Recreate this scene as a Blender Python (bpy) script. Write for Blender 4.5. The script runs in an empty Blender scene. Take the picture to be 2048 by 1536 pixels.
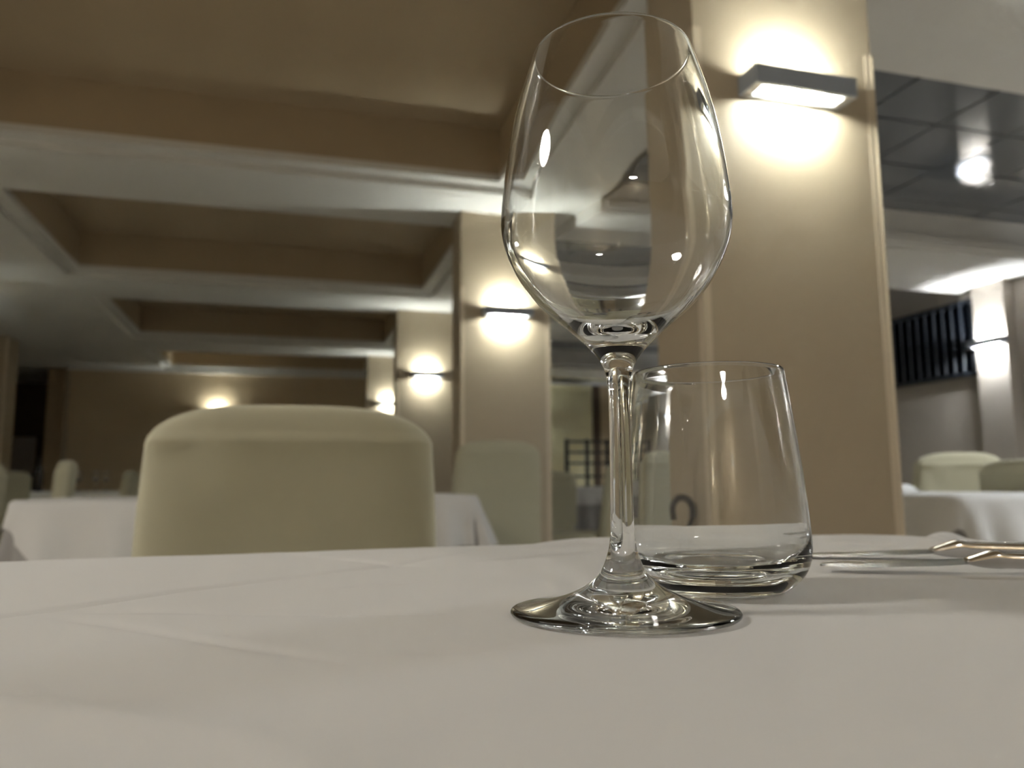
import bpy, bmesh, math, random
from mathutils import Vector, Matrix, noise

random.seed(7)
scene = bpy.context.scene
COL = scene.collection

# ------------------------------------------------------------------ camera
EYE = 0.802            # eye height above the floor
TZ = 0.752             # top of the tablecloths
cam_d = bpy.data.cameras.new('camera')
cam = bpy.data.objects.new('camera', cam_d)
COL.objects.link(cam)
right = Vector((0.961, -0.278, -0.007))
fwd = Vector((0.276, 0.953, 0.126)).normalized()
right = (right - fwd * right.dot(fwd)).normalized()
up = right.cross(fwd).normalized()
M = Matrix((right, up, -fwd)).transposed().to_4x4()
M.translation = Vector((0, 0, EYE))
cam.matrix_world = M
cam_d.sensor_width = 36.0
cam_d.lens = 1560.0 / 2048.0 * 36.0
cam_d.clip_start = 0.01
cam_d.dof.use_dof = True
cam_d.dof.focus_distance = 0.305
cam_d.dof.aperture_fstop = 11.5
scene.camera = cam

# ------------------------------------------------------------------ world, view, light constants
w = bpy.data.worlds.new('world')
scene.world = w
w.use_nodes = True
w.node_tree.nodes['Background'].inputs[0].default_value = (0.9, 0.95, 1.0, 1)
w.node_tree.nodes['Background'].inputs[1].default_value = 0.0
vs = scene.view_settings
vs.view_transform = 'Standard'
vs.look = 'None'
vs.gamma = 1.0
vs.exposure = 1.35
try:
    vs.use_curve_mapping = False
except Exception:
    pass
cy = scene.cycles
cy.max_bounces = 12
cy.diffuse_bounces = 3
cy.glossy_bounces = 6
cy.transmission_bounces = 12
cy.use_adaptive_sampling = True
cy.adaptive_threshold = 0.15
cy.adaptive_min_samples = 16
cy.transparent_max_bounces = 16
cy.sample_clamp_indirect = 30.0
BULB_WARM = (0.95, 1.0, 0.92)
BULB_COOL = (0.93, 0.97, 1.0)
BULB_POWER = 1320.0
BULB_AISLE = 3200.0
OPAL_FILL = 31.0  # strength of the added ceiling lamps

# ------------------------------------------------------------------ materials
def mat(name, col, rough=0.6, metal=0.0, spec=0.5, bump=None, var=None, sheen=0.0):
    m = bpy.data.materials.new(name)
    m.use_nodes = True
    nt = m.node_tree
    b = nt.nodes['Principled BSDF']
    b.inputs['Base Color'].default_value = (*col, 1)
    b.inputs['Roughness'].default_value = rough
    b.inputs['Metallic'].default_value = metal
    b.inputs['Specular IOR Level'].default_value = spec
    b.inputs['Sheen Weight'].default_value = sheen
    tc = nt.nodes.new('ShaderNodeTexCoord')
    if bump:
        n = nt.nodes.new('ShaderNodeTexNoise')
        n.inputs['Scale'].default_value = bump[0]
        n.inputs['Detail'].default_value = 5
        bp = nt.nodes.new('ShaderNodeBump')
        bp.inputs['Strength'].default_value = bump[1]
        bp.inputs['Distance'].default_value = bump[2]
        nt.links.new(tc.outputs['Object'], n.inputs['Vector'])
        nt.links.new(n.outputs['Fac'], bp.inputs['Height'])
        nt.links.new(bp.outputs['Normal'], b.inputs['Normal'])
    if var:
        n2 = nt.nodes.new('ShaderNodeTexNoise')
        n2.inputs['Scale'].default_value = var[0]
        n2.inputs['Detail'].default_value = 4
        r = nt.nodes.new('ShaderNodeMixRGB')
        k = var[1]
        r.inputs[1].default_value = (*[c * (1 - k) for c in col], 1)
        r.inputs[2].default_value = (*[min(1, c * (1 + k)) for c in col], 1)
        nt.links.new(tc.outputs['Object'], n2.inputs['Vector'])
        nt.links.new(n2.outputs['Fac'], r.inputs[0])
        nt.links.new(r.outputs[0], b.inputs['Base Color'])
    return m

def emit(name, col, s):
    m = bpy.data.materials.new(name)
    m.use_nodes = True
    nt = m.node_tree
    nt.nodes.clear()
    o = nt.nodes.new('ShaderNodeOutputMaterial')
    e = nt.nodes.new('ShaderNodeEmission')
    e.inputs[0].default_value = (*col, 1)
    e.inputs[1].default_value = s
    nt.links.new(e.outputs[0], o.inputs[0])
    return m

def glass(name, col=(1, 1, 1), ior=1.5):
    m = bpy.data.materials.new(name)
    m.use_nodes = True
    nt = m.node_tree
    nt.nodes.clear()
    o = nt.nodes.new('ShaderNodeOutputMaterial')
    g = nt.nodes.new('ShaderNodeBsdfGlass')
    g.inputs['Color'].default_value = (*col, 1)
    g.inputs['Roughness'].default_value = 0.0
    g.inputs['IOR'].default_value = ior
    nt.links.new(g.outputs[0], o.inputs[0])
    return m

def frosted(name):
    m = bpy.data.materials.new(name)
    m.use_nodes = True
    nt = m.node_tree
    nt.nodes.clear()
    o = nt.nodes.new('ShaderNodeOutputMaterial')
    t = nt.nodes.new('ShaderNodeBsdfTransparent')
    d = nt.nodes.new('ShaderNodeBsdfTranslucent')
    d.inputs[0].default_value = (0.9, 0.92, 0.92, 1)
    x = nt.nodes.new('ShaderNodeMixShader')
    x.inputs[0].default_value = 0.72
    nt.links.new(t.outputs[0], x.inputs[1])
    nt.links.new(d.outputs[0], x.inputs[2])
    nt.links.new(x.outputs[0], o.inputs[0])
    return m

MT = {}
MT['plaster'] = mat('white_plaster', (0.80, 0.785, 0.75), 0.85, bump=(22, 0.35, 0.01), var=(5, 0.04))
MT['coffer'] = mat('taupe_paint', (0.50, 0.395, 0.26), 0.75, var=(3, 0.04))
MT['pillar'] = mat('taupe_satin', (0.44, 0.365, 0.262), 0.42, spec=0.45, var=(4, 0.03))
MT['guard'] = mat('cream_trim', (0.64, 0.55, 0.42), 0.35)
MT['wall'] = mat('taupe_wall', (0.58, 0.455, 0.29), 0.7, var=(2, 0.05))
MT['wall_cream'] = mat('cream_wall', (0.82, 0.76, 0.50), 0.75, var=(2, 0.04))
MT['wall_grey'] = mat('greige_wall', (0.40, 0.36, 0.31), 0.75, var=(2, 0.05))
MT['dark_wall'] = mat('dark_brown_wall', (0.10, 0.07, 0.045), 0.7, var=(2, 0.05))  # colour of the wall strip; also paints the shade in the recess
MT['floor'] = mat('pale_floor', (0.50, 0.46, 0.40), 0.4, var=(6, 0.2))
MT['tile'] = mat('dark_gloss_tile', (0.20, 0.215, 0.24), 0.07, spec=0.8, bump=(3.0, 0.04, 0.02))
MT['grid'] = mat('dark_grid', (0.03, 0.03, 0.033), 0.6)
MT['housing'] = mat('grey_metal', (0.33, 0.37, 0.44), 0.45)
MT['rim'] = mat('grey_rim', (0.26, 0.25, 0.24), 0.6)
MT['reflector'] = mat('white_enamel', (0.75, 0.74, 0.72), 0.6)
MT['pane'] = frosted('frosted_pane')
MT['warm'] = emit('warm_bulb', BULB_WARM, BULB_POWER)
MT['cool'] = emit('cool_bulb', BULB_COOL, BULB_AISLE)
MT['opal_cool'] = emit('cool_opal_lamp', (0.94, 0.98, 1.0), OPAL_FILL)
MT['opal'] = emit('opal_lamp', (1.0, 0.965, 0.90), OPAL_FILL)  # glow of the ceiling lamps added as fill
MT['cloth'] = mat('white_cotton', (0.70, 0.69, 0.665), 0.85, bump=(2600, 0.08, 0.0004), sheen=0.15)
MT['grey_cloth'] = mat('grey_damask', (0.36, 0.345, 0.33), 0.8, var=(14, 0.16), sheen=0.2)
MT['cover'] = mat('cream_cover', (0.47, 0.445, 0.315), 0.8, bump=(900, 0.1, 0.001), sheen=0.2, var=(3, 0.03))
MT['wood'] = mat('dark_wood', (0.09, 0.05, 0.03), 0.5, var=(12, 0.3))
MT['black'] = mat('black_metal', (0.02, 0.02, 0.022), 0.45)
MT['slat'] = mat('navy_slat', (0.018, 0.024, 0.035), 0.5)
MT['night'] = mat('night_glass', (0.004, 0.006, 0.012), 0.1)
MT['steel'] = mat('stainless_steel', (0.62, 0.61, 0.60), 0.10, metal=1.0, bump=(60, 0.03, 0.001))
MT['blade'] = mat('brushed_blade', (0.24, 0.24, 0.24), 0.3, metal=1.0)  # darker than the handle steel: a dark reflection put into the colour
MT['glass'] = glass('clear_glass', (0.985, 0.99, 0.99))
MT['runner'] = mat('mauve_runner', (0.20, 0.17, 0.24), 0.8)
MT['paper'] = mat('grey_paper', (0.75, 0.70, 0.70), 0.8)
MT['bottle'] = mat('black_bottle', (0.01, 0.01, 0.012), 0.15)
MT['napkin'] = mat('white_napkin', (0.74, 0.74, 0.73), 0.85)

# ------------------------------------------------------------------ helpers
def obj(name, verts, faces, m, parent=None, smooth=False):
    me = bpy.data.meshes.new(name)
    me.from_pydata([tuple(v) for v in verts], [], faces)
    me.update()
    if smooth:
        me.polygons.foreach_set('use_smooth', [True] * len(me.polygons))
    me.materials.append(m)
    o = bpy.data.objects.new(name, me)
    COL.objects.link(o)
    if parent is not None:
        o.parent = parent
    return o

def empty(name, loc=(0, 0, 0), rz=0.0):
    o = bpy.data.objects.new(name, None)
    o.location = loc
    o.rotation_euler = (0, 0, rz)
    o.empty_display_size = 0.05
    COL.objects.link(o)
    return o

def tag(o, label=None, cat=None, group=None, kind=None):
    if label: o['label'] = label
    if cat: o['category'] = cat
    if group: o['group'] = group
    if kind: o['kind'] = kind
    return o

class MB:
    def __init__(s): s.v, s.f = [], []
    def box(s, x0, x1, y0, y1, z0, z1):
        b = len(s.v)
        s.v += [(x0, y0, z0), (x1, y0, z0), (x1, y1, z0), (x0, y1, z0), (x0, y0, z1), (x1, y0, z1), (x1, y1, z1), (x0, y1, z1)]
        s.f += [tuple(b + i for i in q) for q in ((3, 2, 1, 0), (4, 5, 6, 7), (0, 1, 5, 4), (1, 2, 6, 5), (2, 3, 7, 6), (3, 0, 4, 7))]
        return s
    def build(s, name, m, parent=None, bevel=0.0):
        o = obj(name, s.v, s.f, m, parent)
        if bevel:
            md = o.modifiers.new('bevel', 'BEVEL')
            md.width = bevel
            md.segments = 2
            md.limit_method = 'ANGLE'
        return o

def copy_tree(o, parent=None):
    c = o.copy()
    COL.objects.link(c)
    c.parent = parent
    for ch in list(o.children):
        copy_tree(ch, c)
    return c

def lathe(prof, n=96, close_top=False, close_bottom=False):
    vs_, fs = [], []
    rows = []
    for (r, z) in prof:
        if r < 1e-6:
            rows.append([len(vs_)])
            vs_.append((0, 0, z))
        else:
            rows.append(list(range(len(vs_), len(vs_) + n)))
            for i in range(n):
                a = 2 * math.pi * i / n
                vs_.append((r * math.cos(a), r * math.sin(a), z))
    for k in range(len(rows) - 1):
        A, B = rows[k], rows[k + 1]
        for i in range(n):
            j = (i + 1) % n
            if len(A) == 1 and len(B) == 1: continue
            if len(A) == 1: fs.append((A[0], B[j], B[i]))
            elif len(B) == 1: fs.append((A[i], A[j], B[0]))
            else: fs.append((A[i], A[j], B[j], B[i]))
    return vs_, fs

def spline(pts, n):
    """centripetal Catmull-Rom through pts"""
    P = [Vector((p[0], p[1])) for p in pts]
    P = [P[0] * 2 - P[1]] + P + [P[-1] * 2 - P[-2]]
    out = []
    for i in range(1, len(P) - 2):
        p0, p1, p2, p3 = P[i - 1:i + 3]
        t0 = 0.0
        t1 = t0 + max(1e-5, (p1 - p0).length) ** 0.5
        t2 = t1 + max(1e-5, (p2 - p1).length) ** 0.5
        t3 = t2 + max(1e-5, (p3 - p2).length) ** 0.5
        for k in range(n):
            t = t1 + (t2 - t1) * k / n
            a1 = p0 * ((t1 - t) / (t1 - t0)) + p1 * ((t - t0) / (t1 - t0))
            a2 = p1 * ((t2 - t) / (t2 - t1)) + p2 * ((t - t1) / (t2 - t1))
            a3 = p2 * ((t3 - t) / (t3 - t2)) + p3 * ((t - t2) / (t3 - t2))
            b1 = a1 * ((t2 - t) / (t2 - t0)) + a2 * ((t - t0) / (t2 - t0))
            b2 = a2 * ((t3 - t) / (t3 - t1)) + a3 * ((t - t1) / (t3 - t1))
            c = b1 * ((t2 - t) / (t2 - t1)) + b2 * ((t - t1) / (t2 - t1))
            out.append((max(0.0, c.x), c.y))
    out.append((pts[-1][0], pts[-1][1]))
    return out

# ------------------------------------------------------------------ room shell
XL, YB, YE, XR = -5.6, -4.2, 12.03, 5.30
ZS = 2.45      # white soffit of the hall
ZB = 2.32      # soffit of the beams in the side aisle
ZT = 2.58      # dark tiled ceiling of the side aisle
ZC = 2.79      # top of the coffers
XM = 1.75      # where hall ceiling ends and aisle begins

tag(MB().box(XL, XR + 0.1, YB, YE + 2.6, -0.1, 0.0).build('floor', MT['floor']), kind='structure')
tag(MB().box(XL - 0.1, XL, YB, YE + 2.6, 0, 3.0).build('wall_left', MT['wall']), kind='structure')
tag(MB().box(XL, XR + 0.1, YB - 0.1, YB, 0, 3.0).build('wall_back', MT['wall']), kind='structure')
we = tag(MB().box(-2.95, 2.2, YE, YE + 0.12, 0, 2.6).build('wall_end', MT['wall']), kind='structure')
MB().box(2.2, XR + 0.1, YE, YE + 0.12, 0, 2.9).build('cream_section', MT['wall_cream'], we)
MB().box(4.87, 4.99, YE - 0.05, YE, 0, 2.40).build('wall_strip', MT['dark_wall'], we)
MB().box(4.99, 5.30, YE - 0.03, YE, 0, 2.40).build('wall_strip', MT['wall'], we)
MB().box(2.2, XR, YE - 0.06, YE, 2.40, 2.47).build('cornice', MT['plaster'], we)
MB().box(-2.95, 2.2, YE - 0.05, YE, 2.41, 2.45).build('cornice', MT['plaster'], we)
MB().box(-2.97, -2.90, YE - 0.02, YE + 0.14, 0, 2.45).build('corner_strip', MT['pillar'], we)
MB().box(-3.25, -2.95, YE + 0.25, YE + 0.37, 0, 2.6).build('return_panel', MT['wall'], we)
tag(MB().box(XL, -2.9, YE + 2.0, YE + 2.1, 0, 2.6).build('wall_recess', MT['dark_wall']), kind='structure')  # shade of the unlit recess is put into the dark wall colour

# hall ceiling: white slab with coffers
CX0, CX1 = -1.60, 1.11
BAYS = [(-1.45, 1.32), (2.12, 4.06), (4.90, 6.64), (7.58, 9.40), (10.42, 11.92)]
LED = 0.10
mb = MB()
mb.box(XL, CX0 - LED, YB, YE + 2.6, ZS, 2.95)
mb.box(CX1 + LED, XM, YB, YE, ZS, 2.95)
prev = YB
for (a, b) in BAYS:
    mb.box(CX0 - LED, CX1 + LED, prev, a - LED, ZS, 2.95)
    prev = b + LED
mb.box(CX0 - LED, CX1 + LED, prev, YE + 0.1, ZS, 2.95)
ceil = tag(mb.build('ceiling', MT['plaster']), kind='structure')
for (a, b) in BAYS:
    # stepped white lip round the coffer opening
    t = MB()
    for (x0, x1, y0, y1) in ((CX0 - LED, CX1 + LED, a - LED, a), (CX0 - LED, CX1 + LED, b, b + LED), (CX0 - LED, CX0, a, b), (CX1, CX1 + LED, a, b)):
        t.box(x0, x1, y0, y1, ZS + 0.035, ZS + 0.075)
    t.build('coffer_moulding', MT['plaster'], ceil)
    t = MB()
    t.box(CX0 - 0.03, CX0, a, b, ZS + 0.075, ZC)
    t.box(CX1, CX1 + 0.03, a, b, ZS + 0.075, ZC)
    t.box(CX0 - 0.03, CX1 + 0.03, a - 0.03, a, ZS + 0.075, ZC)
    t.box(CX0 - 0.03, CX1 + 0.03, b, b + 0.03, ZS + 0.075, ZC)
    t.box(CX0 - 0.03, CX1 + 0.03, a - 0.03, b + 0.03, ZC, ZC + 0.03)
    t.build('coffer_lining', MT['coffer'], ceil)

# side aisle: dark glossy tiles between white beams
PY = [-1.11, 1.69, 4.49, 7.30, 10.09]          # front faces of the pillar row
AB = [(-1.6, -0.62), (1.27, 2.25), (4.07, 5.0), (6.92, 7.82), (9.70, 10.6)]
ct = tag(MB().box(XM - 0.03, XR + 0.1, YB, YE + 0.1, ZT + 0.012, ZT + 0.06).build('ceiling_aisle', MT['grid']), kind='structure')
mb = MB().box(XM - 0.03, XM, YB, YE, ZS, ZT + 0.05)
mb.build('fascia', MT['plaster'], ct)
PT = 0.45
tile_me = None
for k in range(len(AB) - 1):
    y0, y1 = AB[k][1], AB[k + 1][0]
    if k == 0: continue
    n = int(math.ceil((y1 - y0) / PT))
    for j in range(n):
        ya = y0 + 0.29 - PT + j * PT if k == 1 else y0 + j * PT
        yb = min(ya + PT, y1)
        ya2 = max(ya, y0)
        if yb - ya2 < 0.03: continue
        i = 0
        xa = XM
        while xa < XR - 0.02:
            xb = min(xa + PT, XR)
            g = 0.007
            sx, sy = (xb - xa) / 2 - g, (yb - ya2) / 2 - g
            o = MB().box(-sx, sx, -sy, sy, -0.006, 0.008).build('ceiling_tile', MT['tile'], ct)
            o.location = ((xa + xb) / 2, (ya2 + yb) / 2, ZT)
            o.rotation_euler = (random.uniform(-.006, .006), random.uniform(-.006, .006), 0)
            xa += PT
nb = 0
for (a, b) in AB:
    nb += 1
    o = tag(MB().box(XM - 0.03, XR, a, b, ZB, ZT + 0.05).build('trim_%d' % nb, MT['plaster']), kind='structure')
    MB().box(XM, XR, a - 0.035, a, ZB + 0.03, ZB + 0.09).build('beam_moulding', MT['plaster'], o)
    MB().box(XM, XR, b, b + 0.035, ZB + 0.03, ZB + 0.09).build('beam_moulding', MT['plaster'], o)

# right wall with pilasters and a dark high window behind vertical slats
WX = XR
wr = tag(MB().box(WX, WX + 0.1, YB, YE + 0.1, 0, 3.0).build('wall_right', MT['wall_grey']), kind='structure')
# pilasters
for i, yc in enumerate((-0.95, 1.86, 4.67, 7.47, 10.27)):
    MB().box(5.20, WX, yc - 0.14, yc + 0.14, 0, ZB).build('pilaster', MT['wall_grey'], wr)
win = tag(MB().box(WX - 0.012, WX - 0.002, 4.84, 6.90, 1.66, 2.22).build('window_1', MT['night']), kind='structure')
fr = MB()
for (y0, y1, z0, z1) in ((4.82, 6.92, 1.63, 1.66), (4.82, 6.92, 2.22, 2.25), (4.82, 4.84, 1.63, 2.25), (6.90, 6.92, 1.63, 2.25)):
    fr.box(WX - 0.05, WX - 0.002, y0, y1, z0, z1)
fr.build('window_frame', MT['slat'], win)
y = 4.88
while y < 6.88:
    o = MB().box(-0.030, 0.030, -0.004, 0.004, 1.665, 2.215).build('blind_slat', MT['slat'], win)
    o.location = (WX - 0.055, y, 0)
    o.rotation_euler = (0, 0, math.radians(52))
    y += 0.092

# ------------------------------------------------------------------ pillars
def pillar(x0, x1, y0, y1, ztop, label, guard_top=1.98):
    r = empty('pillar', ((x0 + x1) / 2, y0, 0))
    tag(r, label, 'pillar', 'taupe pillars of the hall')
    hw = (x1 - x0) / 2
    d = y1 - y0
    MB().box(-hw, hw, 0, d, 0, ztop).build('shaft', MT['pillar'], r)
    for s in (-1, 1):
        g = MB()
        g.box(s * hw - 0.022 if s > 0 else -hw - 0.0015, hw + 0.0015 if s > 0 else -hw + 0.022, -0.0015, 0.0, 0, guard_top)
        g.box(hw if s > 0 else -hw - 0.0015, hw + 0.004 if s > 0 else -hw, -0.004, 0.022, 0, guard_top)
        g.build('corner_guard', MT['guard'], r)
    return r

plabels = ['taupe pillar of the lamp row standing behind the viewer, out of the picture',
           'wide taupe pillar just behind the wine glass and tumbler',
           'taupe pillar behind the small grey-lit chair, second in the lamp row',
           'taupe pillar seen third in the receding lamp row',
           'last taupe pillar of the row, half hidden behind the big chair back']
for i, y in enumerate(PY):
    pillar(0.985, 1.54, y, y + 0.25, ZS, plabels[i])
LY = [1.26, 4.06, 6.86, 9.66]
llab = ['taupe pillar of the far side row, outside the picture beside the viewer',
        'taupe pillar of the far side row, second, outside the picture',
        'taupe pillar of the far side row whose lamp brightens the ceiling edge',
        'narrow dim pillar at the picture edge beside the dark recess']
for i, y in enumerate(LY):
    pillar(-3.50, -2.97, y, y + 0.37, ZS, llab[i], 2.42)

# ------------------------------------------------------------------ wall sconces
def make_sconce(kind):
    """box lamp against a wall at y=0, facing -y, open above and below"""
    r = empty('wall_sconce')
    W, D, H, T, RM = 0.152, 0.082, 0.026, 0.004, 0.024
    h = MB()
    h.box(-W, W, -D, -D + T, -H, H)
    h.box(-W, -W + T, -D + T, 0, -H, H)
    h.box(W - T, W, -D + T, 0, -H, H)
    h.box(-W + T, W - T, -T, 0, -H, H)
    hs = h.build('housing', MT['housing'], r)
    for s in (-1, 1):
        z0, z1 = (H - 0.004, H) if s > 0 else (-H, -H + 0.004)
        f = MB()
        f.box(-W + T, -W + T + RM, -D + T, -T, z0, z1)
        f.box(W - T - RM, W - T, -D + T, -T, z0, z1)
        f.box(-W + T + RM, W - T - RM, -D + T, -D + T + 0.009, z0, z1)
        f.box(-W + T + RM, W - T - RM, -0.016, -T, z0, z1)
        f.build('rim', MT['rim'], hs)
        a = -W + T + RM
        p = MB()
        zz = s * (H - 0.0055)
        p.v = [(a, -D + T + 0.009, zz), (-a, -D + T + 0.009, zz), (-a, -0.016, zz), (a, -0.016, zz)]
        p.f = [(0, 1, 2, 3)]
        p.build('diffuser_pane', MT['pane'], hs)
    b = MB()
    n = 8
    for i in range(2):
        for k in range(n):
            an = 2 * math.pi * k / n
            b.v.append((-0.056 + 0.112 * i, -0.052 + 0.006 * math.cos(an), 0.006 * math.sin(an)))
    for k in range(n):
        b.f.append((k, n + k, n + (k + 1) % n, (k + 1) % n))
    b.f.append(tuple(range(n)))
    b.f.append(tuple(range(2 * n - 1, n - 1, -1)))
    b.build('bulb', MT[kind], r)
    return r

protos = {}
def sconce(loc, rz, kind, label):
    if kind not in protos:
        protos[kind] = make_sconce(kind)
        o = protos[kind]
    else:
        o = copy_tree(protos[kind])
    o.location = loc
    o.rotation_euler = (0, 0, rz)
    tag(o, label, 'wall lamp', 'box wall lamps')
    return o

slab = ['box wall lamp on the pillar behind the viewer',  # unseen lamp added for room light
        'grey box wall lamp glowing on the wide pillar beside the wine glass',
        'bright box wall lamp on the second pillar of the row',
        'box wall lamp on the third pillar of the row',
        'small bright wall lamp on the last pillar above the big chair back']
for i, y in enumerate(PY):
    sconce((1.265, y, 1.828), 0, 'warm', slab[i])
l2 = ['box wall lamp on the first far side pillar outside the picture', 'box wall lamp on the second far side pillar outside the picture',
      'box wall lamp on the third far side pillar whose glow touches the ceiling edge', 'box wall lamp on the dim pillar at the picture edge']
for i, y in enumerate(LY[:3]):  # the first two are out of view, added for room light
    sconce((-3.235, y, 1.828), 0, 'warm', l2[i])
for i, y in enumerate((LY[1], LY[2])):  # unseen extra lamps, added to brighten the left soffit
    sconce((-2.97, y + 0.185, 1.828), math.pi / 2, 'warm', ['box wall lamp facing the hall on the second far side pillar', 'box wall lamp facing the hall on the third far side pillar'][i])
sconce((-0.97, YE, 1.85), 0, 'warm', 'wall lamp on the end wall glowing just above the big chair back')
sconce((3.75, YE, 1.85), 0, 'warm', 'second lamp on the cream end wall hidden behind the second pillar')  # hidden lamp added to brighten the cream wall
sconce((2.9, YE, 1.85), 0, 'warm', 'first lamp on the cream end wall hidden behind the second pillar')  # likewise added, out of sight, for the cream wall
for i, yc in enumerate((-0.95, 1.86, 4.67, 7.47, 10.27)):  # only the lamp by the window is in view; the rest are added light
    sconce((5.20, yc, 1.85), -math.pi / 2, 'cool', ['aisle wall lamp outside the picture behind the viewer', 'aisle wall lamp outside the picture beside the viewer',
           'wall lamp on the pale pilaster next to the slatted window', 'aisle wall lamp hidden behind the wide pillar', 'last aisle wall lamp, hidden behind the wide pillar'][i])
for i, x in enumerate((-2.2, 0.0)):  # back wall lamps added out of view for room light
    sconce((x, YB, 1.85), math.pi, 'warm', ['lamp on the wall behind the viewer, farther from the pillar row', 'lamp on the wall behind the viewer, nearer the pillar row'][i])

# unseen round ceiling lamps, added to light the front table and the aisle
def fill_ceiling_lamp(x, y, z, label, m='opal'):
    r = empty('ceiling_lamp', (x, y, z))
    tag(r, label, 'ceiling lamp', 'round ceiling lamps')
    V, F = lathe([(0.0, 0.0), (0.27, 0.0), (0.27, -0.03), (0.26, -0.045), (0.25, -0.045), (0.25, -0.03)], 40)
    obj('rim', V, [f[::-1] for f in F], MT['reflector'], r, True)
    V, F = lathe([(0.25, -0.036), (0.15, -0.046), (0.0, -0.05)], 40)
    obj('diffuser', V, [f[::-1] for f in F], MT[m], r, True)
fill_ceiling_lamp(-2.05, 0.7, ZS, 'round opal ceiling lamp beside the coffer over the front table')
fill_ceiling_lamp(-0.25, -3.4, ZS, 'round opal ceiling lamp far behind the viewer')
fill_ceiling_lamp(3.5, 1.70, ZB, 'round cool white ceiling lamp on the aisle beam', 'opal_cool')

# ------------------------------------------------------------------ draped cloth
def drape(name, m, parent, hx, hy, rc, z, ext_u, ext_v, rot=0.0, nu=80, nv=80, zmin=0.02, rip=0.02, kr=38.0, seed=0.0, topfun=None, edge=0.008, off=0.0, ul=None, vl=None):
    """cloth rectangle (half sizes ext_u, ext_v, turned by rot) laid on a table top (half sizes hx, hy, corner radius rc)"""
    cr, sr = math.cos(rot), math.sin(rot)
    V, F = [], []
    hx, hy = hx + off, hy + off
    ul = ul or [-ext_u + 2 * ext_u * i / nu for i in range(nu + 1)]
    vl = vl or [-ext_v + 2 * ext_v * j / nv for j in range(nv + 1)]
    nu, nv = len(ul) - 1, len(vl) - 1
    for j in range(nv + 1):
        for i in range(nu + 1):
            u, v = ul[i], vl[j]
            x, y = u * cr - v * sr, u * sr + v * cr
            ix, iy = max(-(hx - rc), min(hx - rc, x)), max(-(hy - rc), min(hy - rc, y))
            dx, dy = x - ix, y - iy
            d = math.hypot(dx, dy)
            if d <= rc:
                h = topfun(x, y) if topfun else 0.0006 * noise.noise(Vector((x * 9, y * 9, seed)))
                V.append((x, y, z + off + h))
            else:
                nx, ny = dx / d, dy / d
                bx, by = ix + nx * rc, iy + ny * rc
                s = d - rc
                q = edge * math.pi / 2
                hb = (topfun(bx, by) if topfun else 0.0) * max(0, 1 - s / 0.05)
                if s < q:
                    a = s / edge
                    ox, oz = edge * math.sin(a), edge * (1 - math.cos(a))
                else:
                    ox, oz = edge, edge + (s - q)
                per = bx * 1.0 + by * 1.0 if abs(nx) < 0.05 or abs(ny) < 0.05 else bx + by + math.atan2(ny, nx) * 0.14
                f = max(0.0, min(1.0, (s - q) / 0.25))
                wv = math.sin(per * kr + seed * 3 + 2.0 * noise.noise(Vector((per * 3, seed, 0)))) * 0.5 + 0.5
                ox += f * rip * (0.4 + 1.6 * wv)
                zz = z + off - oz + hb
                if zz < zmin:
                    ox += (zmin - zz) * 0.3
                    zz = zmin
                V.append((bx + nx * ox, by + ny * ox, zz))
    for j in range(nv):
        for i in range(nu):
            a = j * (nu + 1) + i
            F.append((a, a + 1, a + nu + 2, a + nu + 1))
    o = obj(name, V, F, m, parent, True)
    return o

def table(loc, hx, hy, rz, label, group=None):
    r = empty('dining_table', (loc[0], loc[1], 0), rz)
    tag(r, label, 'table', group)
    MB().box(-hx + 0.004, hx - 0.004, -hy + 0.004, hy - 0.004, TZ - 0.034, TZ - 0.004).build('table_top', MT['wood'], r)
    for sx in (-1, 1):
        for sy in (-1, 1):
            cx_, cy_ = sx * (hx - 0.08), sy * (hy - 0.08)
            MB().box(cx_ - 0.025, cx_ + 0.025, cy_ - 0.025, cy_ + 0.025, 0, TZ - 0.034).build('leg', MT['wood'], r)
    return r

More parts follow.
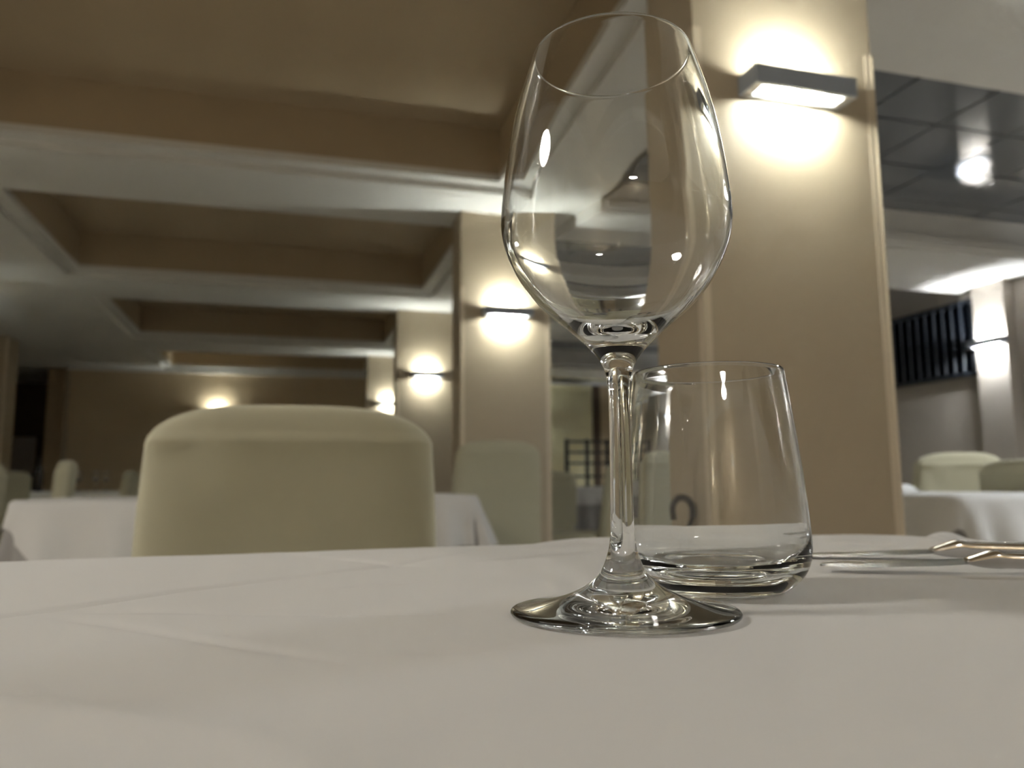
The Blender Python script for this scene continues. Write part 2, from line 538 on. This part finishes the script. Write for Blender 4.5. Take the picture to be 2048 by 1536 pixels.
# --- the table in front
TRZ = math.radians(2.4)
THX, THY = 0.62, 0.46
TCX = 0.566 - THX
TCY = 0.612 - THY
def to_table(x, y):
    dx, dy = x - TCX, y - TCY
    c, s = math.cos(-TRZ), math.sin(-TRZ)
    return dx * c - dy * s, dx * s + dy * c
GLX, GLY = 0.1245, 0.2795
TUX, TUY = 0.1912, 0.3270
G_T = [to_table(GLX, GLY), to_table(TUX, TUY)]
CREASE = []
for pts_, wd, am in (
        (((-0.130, 0.335), (-0.093, 0.368), (-0.038, 0.419), (0.054, 0.487), (0.164, 0.604)), 0.0042, -0.0011),
        (((-0.085, 0.345), (-0.059, 0.321), (-0.017, 0.274), (0.019, 0.232)), 0.0030, -0.0007),
        (((0.015, 0.392), (0.028, 0.396), (0.064, 0.407), (0.080, 0.412)), 0.0025, -0.0005),
        (((-0.090, 0.367), (-0.066, 0.357), (0.011, 0.325), (0.075, 0.303)), 0.0060, -0.0006),
        (((0.035, 0.240), (0.049, 0.237), (0.067, 0.234), (0.080, 0.232)), 0.0030, -0.0005),
        (((0.400, 0.590), (0.439, 0.563), (0.490, 0.515), (0.510, 0.500)), 0.0050, -0.0016),
        (((0.440, 0.550), (0.456, 0.533), (0.471, 0.495), (0.480, 0.470)), 0.0050, -0.0014),
        (((0.430, 0.455), (0.448, 0.471), (0.521, 0.531), (0.575, 0.570)), 0.0110, 0.0042),
        (((0.000, 0.610), (0.019, 0.581), (0.068, 0.504), (0.085, 0.480)), 0.0040, -0.0010),
        (((0.110, 0.500), (0.140, 0.513), (0.199, 0.530), (0.240, 0.545)), 0.0045, -0.0012),
        (((0.180, 0.590), (0.230, 0.606), (0.300, 0.600), (0.340, 0.585)), 0.0120, 0.0030),
        (((0.200, 0.170), (0.260, 0.205), (0.330, 0.225), (0.380, 0.230)), 0.0060, -0.0007),
        (((0.020, 0.130), (-0.010, 0.175), (-0.060, 0.215), (-0.110, 0.235)), 0.0080, 0.0007)):
    P2 = [Vector(to_table(*q)) for q in pts_]
    xs, ys = [p.x for p in P2], [p.y for p in P2]
    CREASE.append((P2, wd, am, min(xs) - 4 * wd, max(xs) + 4 * wd, min(ys) - 4 * wd, max(ys) + 4 * wd))
def front_top(x, y):
    h = 0.0009 * noise.noise(Vector((x * 9, y * 9, 1.7))) + 0.0004 * noise.noise(Vector((x * 26, y * 20, 4.2)))
    for P2, wd, am, x0, x1, y0, y1 in CREASE:
        if not (x0 < x < x1 and y0 < y < y1):
            continue
        best, tb_ = 1e9, 0.0
        n = len(P2) - 1
        for q in range(n):
            ax, ay = P2[q]
            bx, by = P2[q + 1]
            ex, ey = bx - ax, by - ay
            t = max(0.0, min(1.0, ((x - ax) * ex + (y - ay) * ey) / (ex * ex + ey * ey)))
            d = math.hypot(x - ax - ex * t, y - ay - ey * t)
            if d < best:
                best, tb_ = d, (q + t) / n
        if best < wd * 4:
            h += 1.9 * am * math.sin(math.pi * max(0.0, min(1.0, tb_))) ** 0.6 * math.exp(-(best / wd) ** 2)
    for (gx, gy) in G_T:
        k = (math.hypot(x - gx, y - gy) - 0.044) / 0.03
        if k < 1.0:
            h *= max(0.0, k)
    return h
def graded(lo, hi, a, b, fine, coarse):
    L, p = [], lo
    while p < hi - 1e-6:
        L.append(p)
        p += fine if a <= p < b else coarse
    return L + [hi]
t0 = table((TCX, TCY), THX, THY, TRZ, 'wooden dining table hidden under the white cloth in front')
c0 = drape('tablecloth', MT['cloth'], None, THX, THY, 0.062, TZ, THX + 0.26, THY + 0.26, 0.0, rip=0.014, topfun=front_top, edge=0.010,
           ul=graded(-THX - 0.26, THX + 0.26, -0.25, THX + 0.03, 0.0026, 0.012), vl=graded(-THY - 0.26, THY + 0.26, -0.08, THY + 0.03, 0.0026, 0.012))
c0.location = (TCX, TCY, 0)
c0.rotation_euler = (0, 0, TRZ)
tag(c0, 'slightly creased white tablecloth under the wine glass, tumbler and knives', 'tablecloth')

# --- tables behind
def set_table(cx_, cy_, hx, hy, rz, where, seed, diag=True, under='grey_cloth', rp=0.03):
    table((cx_, cy_), hx, hy, rz, 'dining table hidden under cloths ' + where, 'cloth covered tables behind')
    u = drape('tablecloth', MT[under], None, hx, hy, 0.03, TZ, hx + 0.72, hy + 0.72, 0, 70, 70, rip=0.028, kr=30, seed=seed, off=0.0)
    u.location = (cx_, cy_, 0); u.rotation_euler = (0, 0, rz)
    tag(u, 'floor length folded cloth on the table ' + where, 'tablecloth', 'grey under cloths')
    s = max(hx, hy)
    o = drape('tablecloth', MT['cloth'], None, hx, hy, 0.03, TZ, (hx + 0.20) * (1.0 if not diag else 1.08), (hy + 0.20) * (1.0 if not diag else 1.08), math.radians(45 if diag else 0), 60, 60,
              rip=rp, kr=30 if rp < 0.04 else 44, seed=seed, off=0.005)
    o.location = (cx_, cy_, 0); o.rotation_euler = (0, 0, rz)
    tag(o, 'white square overlay cloth on the table ' + where, 'tablecloth', 'white overlay cloths')

set_table(-0.48, 3.32, 0.38, 0.38, 0.0, 'before the slim chair', 1.0)
set_table(0.375, 3.32, 0.345, 0.32, 0.0, 'beside the grey-lit chair', 2.0, diag=False, rp=0.055)
set_table(2.16, 2.28, 0.36, 0.36, math.radians(12), 'behind the knives', 3.0)
set_table(3.05, 8.3, 0.40, 0.40, 0.0, 'far behind the stem', 4.0, diag=False)
set_table(-1.75, 7.9, 0.42, 0.36, 0.0, 'with distant glasses', 5.0, diag=False, under='cloth')

# ------------------------------------------------------------------ covered chairs
def superring(hw, ht, z, yo, n=40, p=4.0):
    out = []
    for i in range(n):
        a = 2 * math.pi * i / n
        c, s = math.cos(a), math.sin(a)
        out.append((hw * math.copysign(abs(c) ** (2 / p), c), yo + ht * math.copysign(abs(s) ** (2 / p), s), z))
    return out

def loft(rings, cap0=True, cap1=True):
    V, F = [], []
    n = len(rings[0])
    for r in rings: V += r
    for k in range(len(rings) - 1):
        for i in range(n):
            j = (i + 1) % n
            F.append((k * n + i, k * n + j, (k + 1) * n + j, (k + 1) * n + i))
    if cap0: F.append(tuple(range(n - 1, -1, -1)))
    if cap1: F.append(tuple((len(rings) - 1) * n + i for i in range(n)))
    return V, F

def make_chair(seed=0.0):
    """covered banquet chair, origin on the floor below the back, the seat to +y"""
    r = empty('banquet_chair')
    H = 0.92
    N = 56
    rings = []
    zs = [0.40 + 0.455 * k / 16 for k in range(17)]
    for z in zs:
        t = (z - 0.40) / 0.455
        hw = 0.226 - 0.018 * t ** 2
        rings.append((hw, 0.045 - 0.006 * t, z))
    for k in range(1, 15):
        a = math.pi / 2 * k / 14.2
        z = 0.855 + 0.065 * math.sin(a)
        rings.append((0.208 * max(0.02, math.cos(a)) ** 0.62, 0.039 * max(0.05, math.cos(a)) ** 0.5, z))
    R2 = []
    for (hw, ht, z) in rings:
        lean = -0.05 * ((z - 0.40) / 0.52)
        ring = superring(hw, ht, z, lean, N, 4.5)
        out = []
        for (x, y, zz) in ring:
            d = 0.006 * noise.noise(Vector((x * 7 + seed, y * 7, zz * 5))) + 0.004 * noise.noise(Vector((x * 3 + zz * 6, 0.3, seed)))
            # folds falling from the shoulders of the cover
            fold = 0.0035 * math.sin((x + (zz - 0.86) * 0.75) * 42) * math.exp(-((x + 0.12 + (zz - 0.86) * 0.6) / 0.07) ** 2) * (1 if zz < 0.86 else 0)
            hem = 0.004 * math.exp(-((zz - 0.866) / 0.007) ** 2)
            s = -1 if y < lean else 1
            out.append((x * (1 + d * 0.6), y + s * (d + fold + hem), zz))
        R2.append(out)
    V, F = loft(R2)
    obj('back_cover', V, F, MT['cover'], r, True)
    # seat cushion under the cover
    SR = []
    for (hw, hd, z) in ((0.215, 0.20, 0.40), (0.222, 0.208, 0.44), (0.218, 0.204, 0.465), (0.19, 0.175, 0.478), (0.10, 0.09, 0.482)):
        SR.append(superring(hw, hd, z, 0.22, N, 5))
    V, F = loft(SR)
    obj('seat_cover', V, F, MT['cover'], r, True)
    K = []
    for k in range(9):
        t = k / 8
        z = 0.43 - 0.42 * t
        ring = []
        base = superring(0.224 + 0.02 * t, 0.235 + 0.02 * t, z, 0.19, N, 5)
        for i, (x, y, zz) in enumerate(base):
            f = 1 + 0.05 * t * math.sin(i / N * 2 * math.pi * 11 + seed)
            ring.append((x * f, 0.19 + (y - 0.19) * f, zz))
        K.append(ring)
    V, F = loft(K[::-1], True, False)
    obj('skirt', V, F, MT['cover'], r, True)
    return r

chair0 = make_chair(0.4)
chairs = [  # x, y, rot deg, width scale, height scale, label
    (0.012, 1.27, 2, 1.0, 1.0, 'big cream covered chair back rising just behind the front table'),
    (0.985, 3.72, 10, 1.06, 1.095, 'grey-lit covered chair standing before the second pillar'),
    (2.80, 2.76, -14, 0.92, 1.0, 'cream covered chair behind the aisle table beside the wide pillar'),
    (2.70, 2.28, -85, 0.9, 0.955, 'pale covered chair cut by the picture edge beside the aisle table'),
    (-1.02, 4.06, 101, 1.0, 1.0, 'slim cream chair back seen edge-on behind the table by the picture edge'),
    (-1.25, 7.0, 90, 0.9, 1.0, 'distant cream chair just beside the big chair back'),
    (-1.10, 3.22, 88, 1.0, 0.97, 'cream chair cut by the picture edge beside the table there'),
    (-2.10, 7.0, 70, 1.0, 1.0, 'dim grey-brown chair by the far table with small glasses'),
    (2.50, 7.25, 5, 1.1, 0.99, 'pale chair behind the far table seen between the pillars'),
    (2.06, 4.87, 60, 0.9, 1.0, 'cream chair just beside the wine glass stem'),
    (1.24, 2.66, 30, 0.8, 0.985, 'pale chair seen through the tumbler beside the wide pillar'),
]
for i, (x, y, a, sw, sh, lab) in enumerate(chairs):
    o = chair0 if i == 0 else copy_tree(chair0)
    o.location = (x, y, 0)
    o.rotation_euler = (0, 0, math.radians(a))
    o.scale = (sw, 1, sh)
    tag(o, lab, 'chair', 'cream covered banquet chairs')

# ------------------------------------------------------------------ wine glass
OUT = [(0.0, 0.0012), (0.020, 0.0010), (0.036, 0.0003), (0.0405, 0.0), (0.0424, 0.0005), (0.0431, 0.0015), (0.0424, 0.0025), (0.0395, 0.0032), (0.0300, 0.0046),
       (0.0190, 0.0080), (0.0120, 0.0124), (0.0088, 0.0155), (0.0068, 0.0200), (0.0051, 0.0255), (0.0045, 0.0330)]
STEM = [(0.0045, 0.0330), (0.0043, 0.0547), (0.0041, 0.0735), (0.00425, 0.0860), (0.0051, 0.0925)]
BOWL_O = [(0.0051, 0.0925), (0.0070, 0.0970), (0.0100, 0.1010), (0.0146, 0.1056), (0.0222, 0.1125), (0.0290, 0.1180), (0.0375, 0.1280), (0.0432, 0.1395), (0.0457, 0.1490), (0.0458, 0.1560),
          (0.0449, 0.1660), (0.0432, 0.1800), (0.0404, 0.1970), (0.0366, 0.2120), (0.0328, 0.2245), (0.0324, 0.2257)]
RIM = [(0.0324, 0.2257), (0.03195, 0.2263), (0.0315, 0.2257)]
BOWL_I = [(0.0315, 0.2257), (0.0320, 0.2240), (0.0356, 0.2120), (0.0394, 0.1970), (0.0422, 0.1800), (0.0439, 0.1660), (0.0447, 0.1560), (0.0446, 0.1490), (0.0420, 0.1398),
          (0.0360, 0.1290), (0.0272, 0.1195), (0.0195, 0.1140), (0.0125, 0.1100), (0.0062, 0.1079), (0.0, 0.1072)]
def prof(*segs):
    pts = []
    for s in segs:
        for p in s:
            if not pts or (abs(pts[-1][0] - p[0]) + abs(pts[-1][1] - p[1])) > 1e-7:
                pts.append(p)
    return pts
def smooth_prof(P, it=4, lo=0.0, hi=9.0):
    P = [list(p) for p in P]
    for _ in range(it):
        Q = [p[:] for p in P]
        for i in range(2, len(P) - 2):
            if lo <= P[i][1] <= hi:
                for c in (0, 1):
                    Q[i][c] = 0.5 * P[i][c] + 0.25 * (P[i - 1][c] + P[i + 1][c])
        P = Q
    return [tuple(p) for p in P]
def split_lathe(root, full, cuts, n=128):
    """one smooth turned surface, cut into parts at profile indices"""
    for (name, a, b) in cuts:
        V, F = lathe(full[a:b + 1], n)
        obj(name, V, F, MT['glass'], root, True)

SUB = 5
cmp_ = lambda L: [(a, b if b < 0.156 else 0.156 + (b - 0.156) * 0.965) for a, b in L]
pts = prof(OUT, STEM, cmp_(BOWL_O), cmp_(RIM), cmp_(BOWL_I))
full = smooth_prof(spline(pts, SUB), 8, 0.0025, 0.2185)
i_foot = pts.index((0.0045, 0.0330)) * SUB
i_stem = pts.index((0.0051, 0.0925)) * SUB
wg = empty('wine_glass', (GLX, GLY, TZ + 0.0003))
tag(wg, 'empty clear wine glass with long stem on the white cloth', 'wine glass')
split_lathe(wg, full, [('foot', 0, i_foot), ('stem', i_foot, i_stem), ('bowl', i_stem, len(full) - 1)])

# ------------------------------------------------------------------ tumbler
T_B = [(0.0, 0.0016), (0.012, 0.0014), (0.021, 0.0005), (0.0250, 0.0), (0.0290, 0.0006), (0.0345, 0.0030), (0.0392, 0.0080), (0.0415, 0.0120)]
T_O = [(0.0415, 0.0120), (0.0428, 0.0180), (0.0430, 0.0230), (0.0424, 0.0340), (0.0409, 0.0510), (0.0390, 0.0670), (0.0367, 0.0840), (0.0347, 0.0972)]
T_R = [(0.0347, 0.0972), (0.0343, 0.0978), (0.0338, 0.0973)]
T_I = [(0.0338, 0.0973), (0.0356, 0.0840), (0.0379, 0.0670), (0.0397, 0.0510), (0.0410, 0.0340), (0.0413, 0.0240), (0.0400, 0.0175), (0.0360, 0.0130), (0.0280, 0.0108), (0.0150, 0.0101), (0.0, 0.0100)]
str_ = lambda L: [(a, b if b < 0.034 else 0.034 + (b - 0.034) * 1.055) for a, b in L]
pts = prof(T_B, str_(T_O), str_(T_R), str_(T_I))
full = smooth_prof(spline(pts, SUB), 5, 0.002, 0.099)
i_b = pts.index((0.0415, 0.0120)) * SUB
i_i = pts.index((0.0400, 0.0175)) * SUB
tb = empty('tumbler', (TUX, TUY, TZ + 0.0003))
tag(tb, 'empty clear water tumbler with thick base beside the wine glass', 'tumbler')
V1, F1 = lathe(full[0:i_b + 1], 128)
V2, F2 = lathe(full[i_i:], 128)
k = len(V1)
obj('base', V1 + V2, F1 + [tuple(q + k for q in f) for f in F2], MT['glass'], tb, True)
V1, F1 = lathe(full[i_b:i_i + 1], 128)
obj('wall', V1, F1, MT['glass'], tb, True)

# ------------------------------------------------------------------ knives
def make_knife():
    """table knife along +x from the tip, lying flat, origin at the tip on the cloth"""
    r = empty('table_knife')
    BL, N = 0.098, 60
    V, F = [], []
    for i in range(N + 1):
        t = i / N
        x = BL * t
        spine = 0.0085 * min(1.0, (t / 0.10)) ** 0.55 * (1 - 0.25 * max(0, (t - 0.75) / 0.25))
        edge = -0.0085 * min(1.0, (t / 0.22)) ** 0.5 * (1 - 0.35 * max(0, (t - 0.8) / 0.2))
        if 0.12 < t < 0.85 and i % 2 == 0: edge += 0.0007
        z = 0.0012 + 0.0028 * t ** 1.5
        th = 0.0007 + 0.0006 * t
        V += [(x, edge, z), (x, (spine + edge) * 0.3, z - th), (x, spine, z - th), (x, spine, z + th), (x, (spine + edge) * 0.3, z + th)]
    for i in range(N):
        a, b = i * 5, i * 5 + 5
        for k in range(5):
            F.append((a + k, b + k, b + (k + 1) % 5, a + (k + 1) % 5))
    F.append((4, 3, 2, 1, 0))
    F.append(tuple(N * 5 + q for q in range(5)))
    obj('blade', V, F, MT['blade'], r)
    rings = []
    for (x, hw, ht, z) in ((0.0965, 0.0050, 0.0012, 0.0041), (0.102, 0.0052, 0.0022, 0.0044), (0.108, 0.0055, 0.0036, 0.0048), (0.115, 0.0060, 0.0046, 0.0058), (0.119, 0.0062, 0.0048, 0.0057),
                           (0.122, 0.0060, 0.0042, 0.0055), (0.130, 0.0060, 0.0040, 0.0052), (0.15, 0.0068, 0.0041, 0.0050), (0.18, 0.0082, 0.0043, 0.0048), (0.205, 0.0090, 0.0043, 0.0046),
                           (0.216, 0.0086, 0.0039, 0.0044), (0.221, 0.0060, 0.0026, 0.0043), (0.2225, 0.002, 0.001, 0.0043)):
        ring = []
        n = 20
        for i in range(n):
            a = 2 * math.pi * i / n
            c, s = math.cos(a), math.sin(a)
            ring.append((x, hw * math.copysign(abs(c) ** 0.7, c), z + 0.0008 + 1.35 * ht * math.copysign(abs(s) ** 0.7, s)))
        rings.append(ring)
    V, F = loft(rings)
    h = obj('handle', V, F, MT['steel'], r, True)
    md = h.modifiers.new('sub', 'SUBSURF')
    md.levels = md.render_levels = 2
    return r
k0 = make_knife()
k0.location = (0.287, 0.378, TZ + 0.0028)
k0.rotation_euler = (math.radians(7), 0, math.radians(-27))
k0.scale = (0.76, 0.8, 0.8)
tag(k0, 'steel table knife nearer the viewer, its blade tip free of the tumbler', 'knife', 'table knives')
k1 = copy_tree(k0)
k1.location = (0.318, 0.444, TZ + 0.0012)
k1.rotation_euler = (math.radians(3), 0, math.radians(-24))
k1.scale = (0.85, 0.85, 0.9)
tag(k1, 'steel table knife lying behind, its serrated blade reaching behind the tumbler', 'knife', 'table knives')

# ------------------------------------------------------------------ small things in the distance
def small_glass(x, y, lab):
    p = spline([(0.0, 0.0), (0.030, 0.0), (0.030, 0.002), (0.006, 0.006), (0.004, 0.03), (0.004, 0.07), (0.012, 0.085), (0.034, 0.11), (0.036, 0.13), (0.028, 0.175), (0.027, 0.175), (0.035, 0.13), (0.033, 0.112), (0.0, 0.09)], 2)
    V, F = lathe(p, 20)
    o = obj('wine_glass', V, F, MT['glass'], None, True)
    o.location = (x, y, TZ + 0.0055)
    tag(o, lab, 'wine glass', 'glasses on the far table')
small_glass(-1.76, 7.75, 'distant wine glass on the far table, first from the slim chair')
small_glass(-1.63, 7.80, 'distant wine glass on the far table, middle one of three')
small_glass(-1.57, 7.92, 'distant wine glass on the far table, nearest the big chair back')
rn = drape('table_runner', MT['runner'], None, 0.425, 0.425, 0.03, TZ + 0.006, 0.44, 0.16, 0, 30, 12, rip=0.0, off=0.003)
rn.location = (-1.75, 7.9, 0)
tag(rn, 'mauve runner across the far table with small glasses', 'table runner')
V, F = lathe(spline([(0.0, 0.0), (0.036, 0.0), (0.037, 0.01), (0.037, 0.17), (0.030, 0.20), (0.014, 0.225), (0.013, 0.28), (0.015, 0.285), (0.015, 0.30), (0.0, 0.30)], 2), 20)
bt = obj('bottle', V, F, MT['bottle'], None, True)
bt.location = (-2.10, 7.86, TZ + 0.0055)
tag(bt, 'dark bottle on the far table before the pale board', 'bottle')
nd = empty('notice_board', (-3.97, YE + 1.99, 1.28))
tag(nd, 'pale grey board hanging in the dark recess', 'board')
MB().box(-0.16, 0.16, -0.02, 0, -0.30, 0.30).build('frame', MT['paper'], nd)
MB().box(-0.145, 0.145, -0.024, -0.02, -0.285, 0.285).build('sheet', MT['paper'], nd)
# napkins and a folder on the tables
def napkin(x, y, rz, lab, m='napkin', sx=0.05, sy=0.07, sz=0.02):
    N = 10
    V, F = [], []
    for lay in (0, 1):
        for j in range(N + 1):
            for i in range(N + 1):
                u, v = -1 + 2 * i / N, -1 + 2 * j / N
                e = (1 - u ** 6) * (1 - v ** 6)
                V.append((u * sx, v * sy, lay * sz * (0.35 + 0.65 * e) + (0.002 * noise.noise(Vector((u * 2, v * 2, lay * 3.0))) if lay else 0)))
    q = (N + 1) ** 2
    for j in range(N):
        for i in range(N):
            a = j * (N + 1) + i
            F.append((a, a + N + 1, a + N + 2, a + 1))
            F.append((q + a, q + a + 1, q + a + N + 2, q + a + N + 1))
    bd = [i for i in range(N)] + [i * (N + 1) + N for i in range(N)] + [N * (N + 1) + N - i for i in range(N)] + [(N - i) * (N + 1) for i in range(N)]
    for k in range(len(bd)):
        a, b = bd[k], bd[(k + 1) % len(bd)]
        F.append((a, b, q + b, q + a))
    o = obj('napkin' if m == 'napkin' else 'menu_folder', V, F, MT[m], None, True)
    o.location = (x, y, TZ + 0.006)
    o.rotation_euler = (0, 0, rz)
    tag(o, lab, 'napkin' if m == 'napkin' else 'menu')
napkin(0.50, 3.20, 0.3, 'folded white napkin on the table beside the grey-lit chair', sz=0.035)
napkin(2.20, 2.45, 0.2, 'folded white napkin on the aisle table next to the wide pillar', sz=0.03)
napkin(-0.40, 3.02, 0.5, 'thin dark folder on the table by the big chair back', m='black', sx=0.07, sy=0.05, sz=0.012)

# stick with a curved handle leaning against the wide pillar
def tube(path, rad, n=10):
    V, F = [], []
    P3 = [Vector(p) for p in path]
    for i, p in enumerate(P3):
        t = (P3[min(i + 1, len(P3) - 1)] - P3[max(i - 1, 0)]).normalized()
        a = t.cross(Vector((0, 1, 0))).normalized()
        b = t.cross(a)
        for k in range(n):
            an = 2 * math.pi * k / n
            V.append(tuple(p + (a * math.cos(an) + b * math.sin(an)) * rad))
    for i in range(len(P3) - 1):
        for k in range(n):
            F.append((i * n + k, i * n + (k + 1) % n, (i + 1) * n + (k + 1) % n, (i + 1) * n + k))
    F.append(tuple(range(n - 1, -1, -1)))
    F.append(tuple((len(P3) - 1) * n + k for k in range(n)))
    return V, F
ws = empty('walking_stick', (0.806, 1.765, 0))
tag(ws, 'black stick with curved handle leaning on the wide pillar, seen through the tumbler', 'stick')
V, F = tube([(0.0, 0, 0.0), (0.16, 0, 0.69)], 0.008)
obj('shaft', V, F, MT['black'], ws, True)
cr_ = [(0.16, 0, 0.69)] + [(0.128 + 0.034 * math.cos(math.radians(a)), 0, 0.712 + 0.034 * math.sin(math.radians(a))) for a in range(-10, 200, 12)] + [(0.097, 0, 0.68)]
V, F = tube(cr_, 0.0095)
obj('handle', V, F, MT['black'], ws, True)

# lattice rack far behind, between the nearest pillars
lr = empty('lattice_rack', (3.9, 9.5, 0))
tag(lr, 'dark metal lattice rack against the cream end wall', 'rack')
for x in (-0.42, -0.14, 0.14, 0.42):
    MB().box(x - 0.022, x + 0.022, -0.02, 0.02, 0, 1.36).build('post', MT['black'], lr)
for z in (0.35, 0.62, 0.88, 1.05, 1.19, 1.33):
    MB().box(-0.42, 0.42, -0.016, 0.016, z - 0.014, z + 0.014).build('rail', MT['black'], lr)
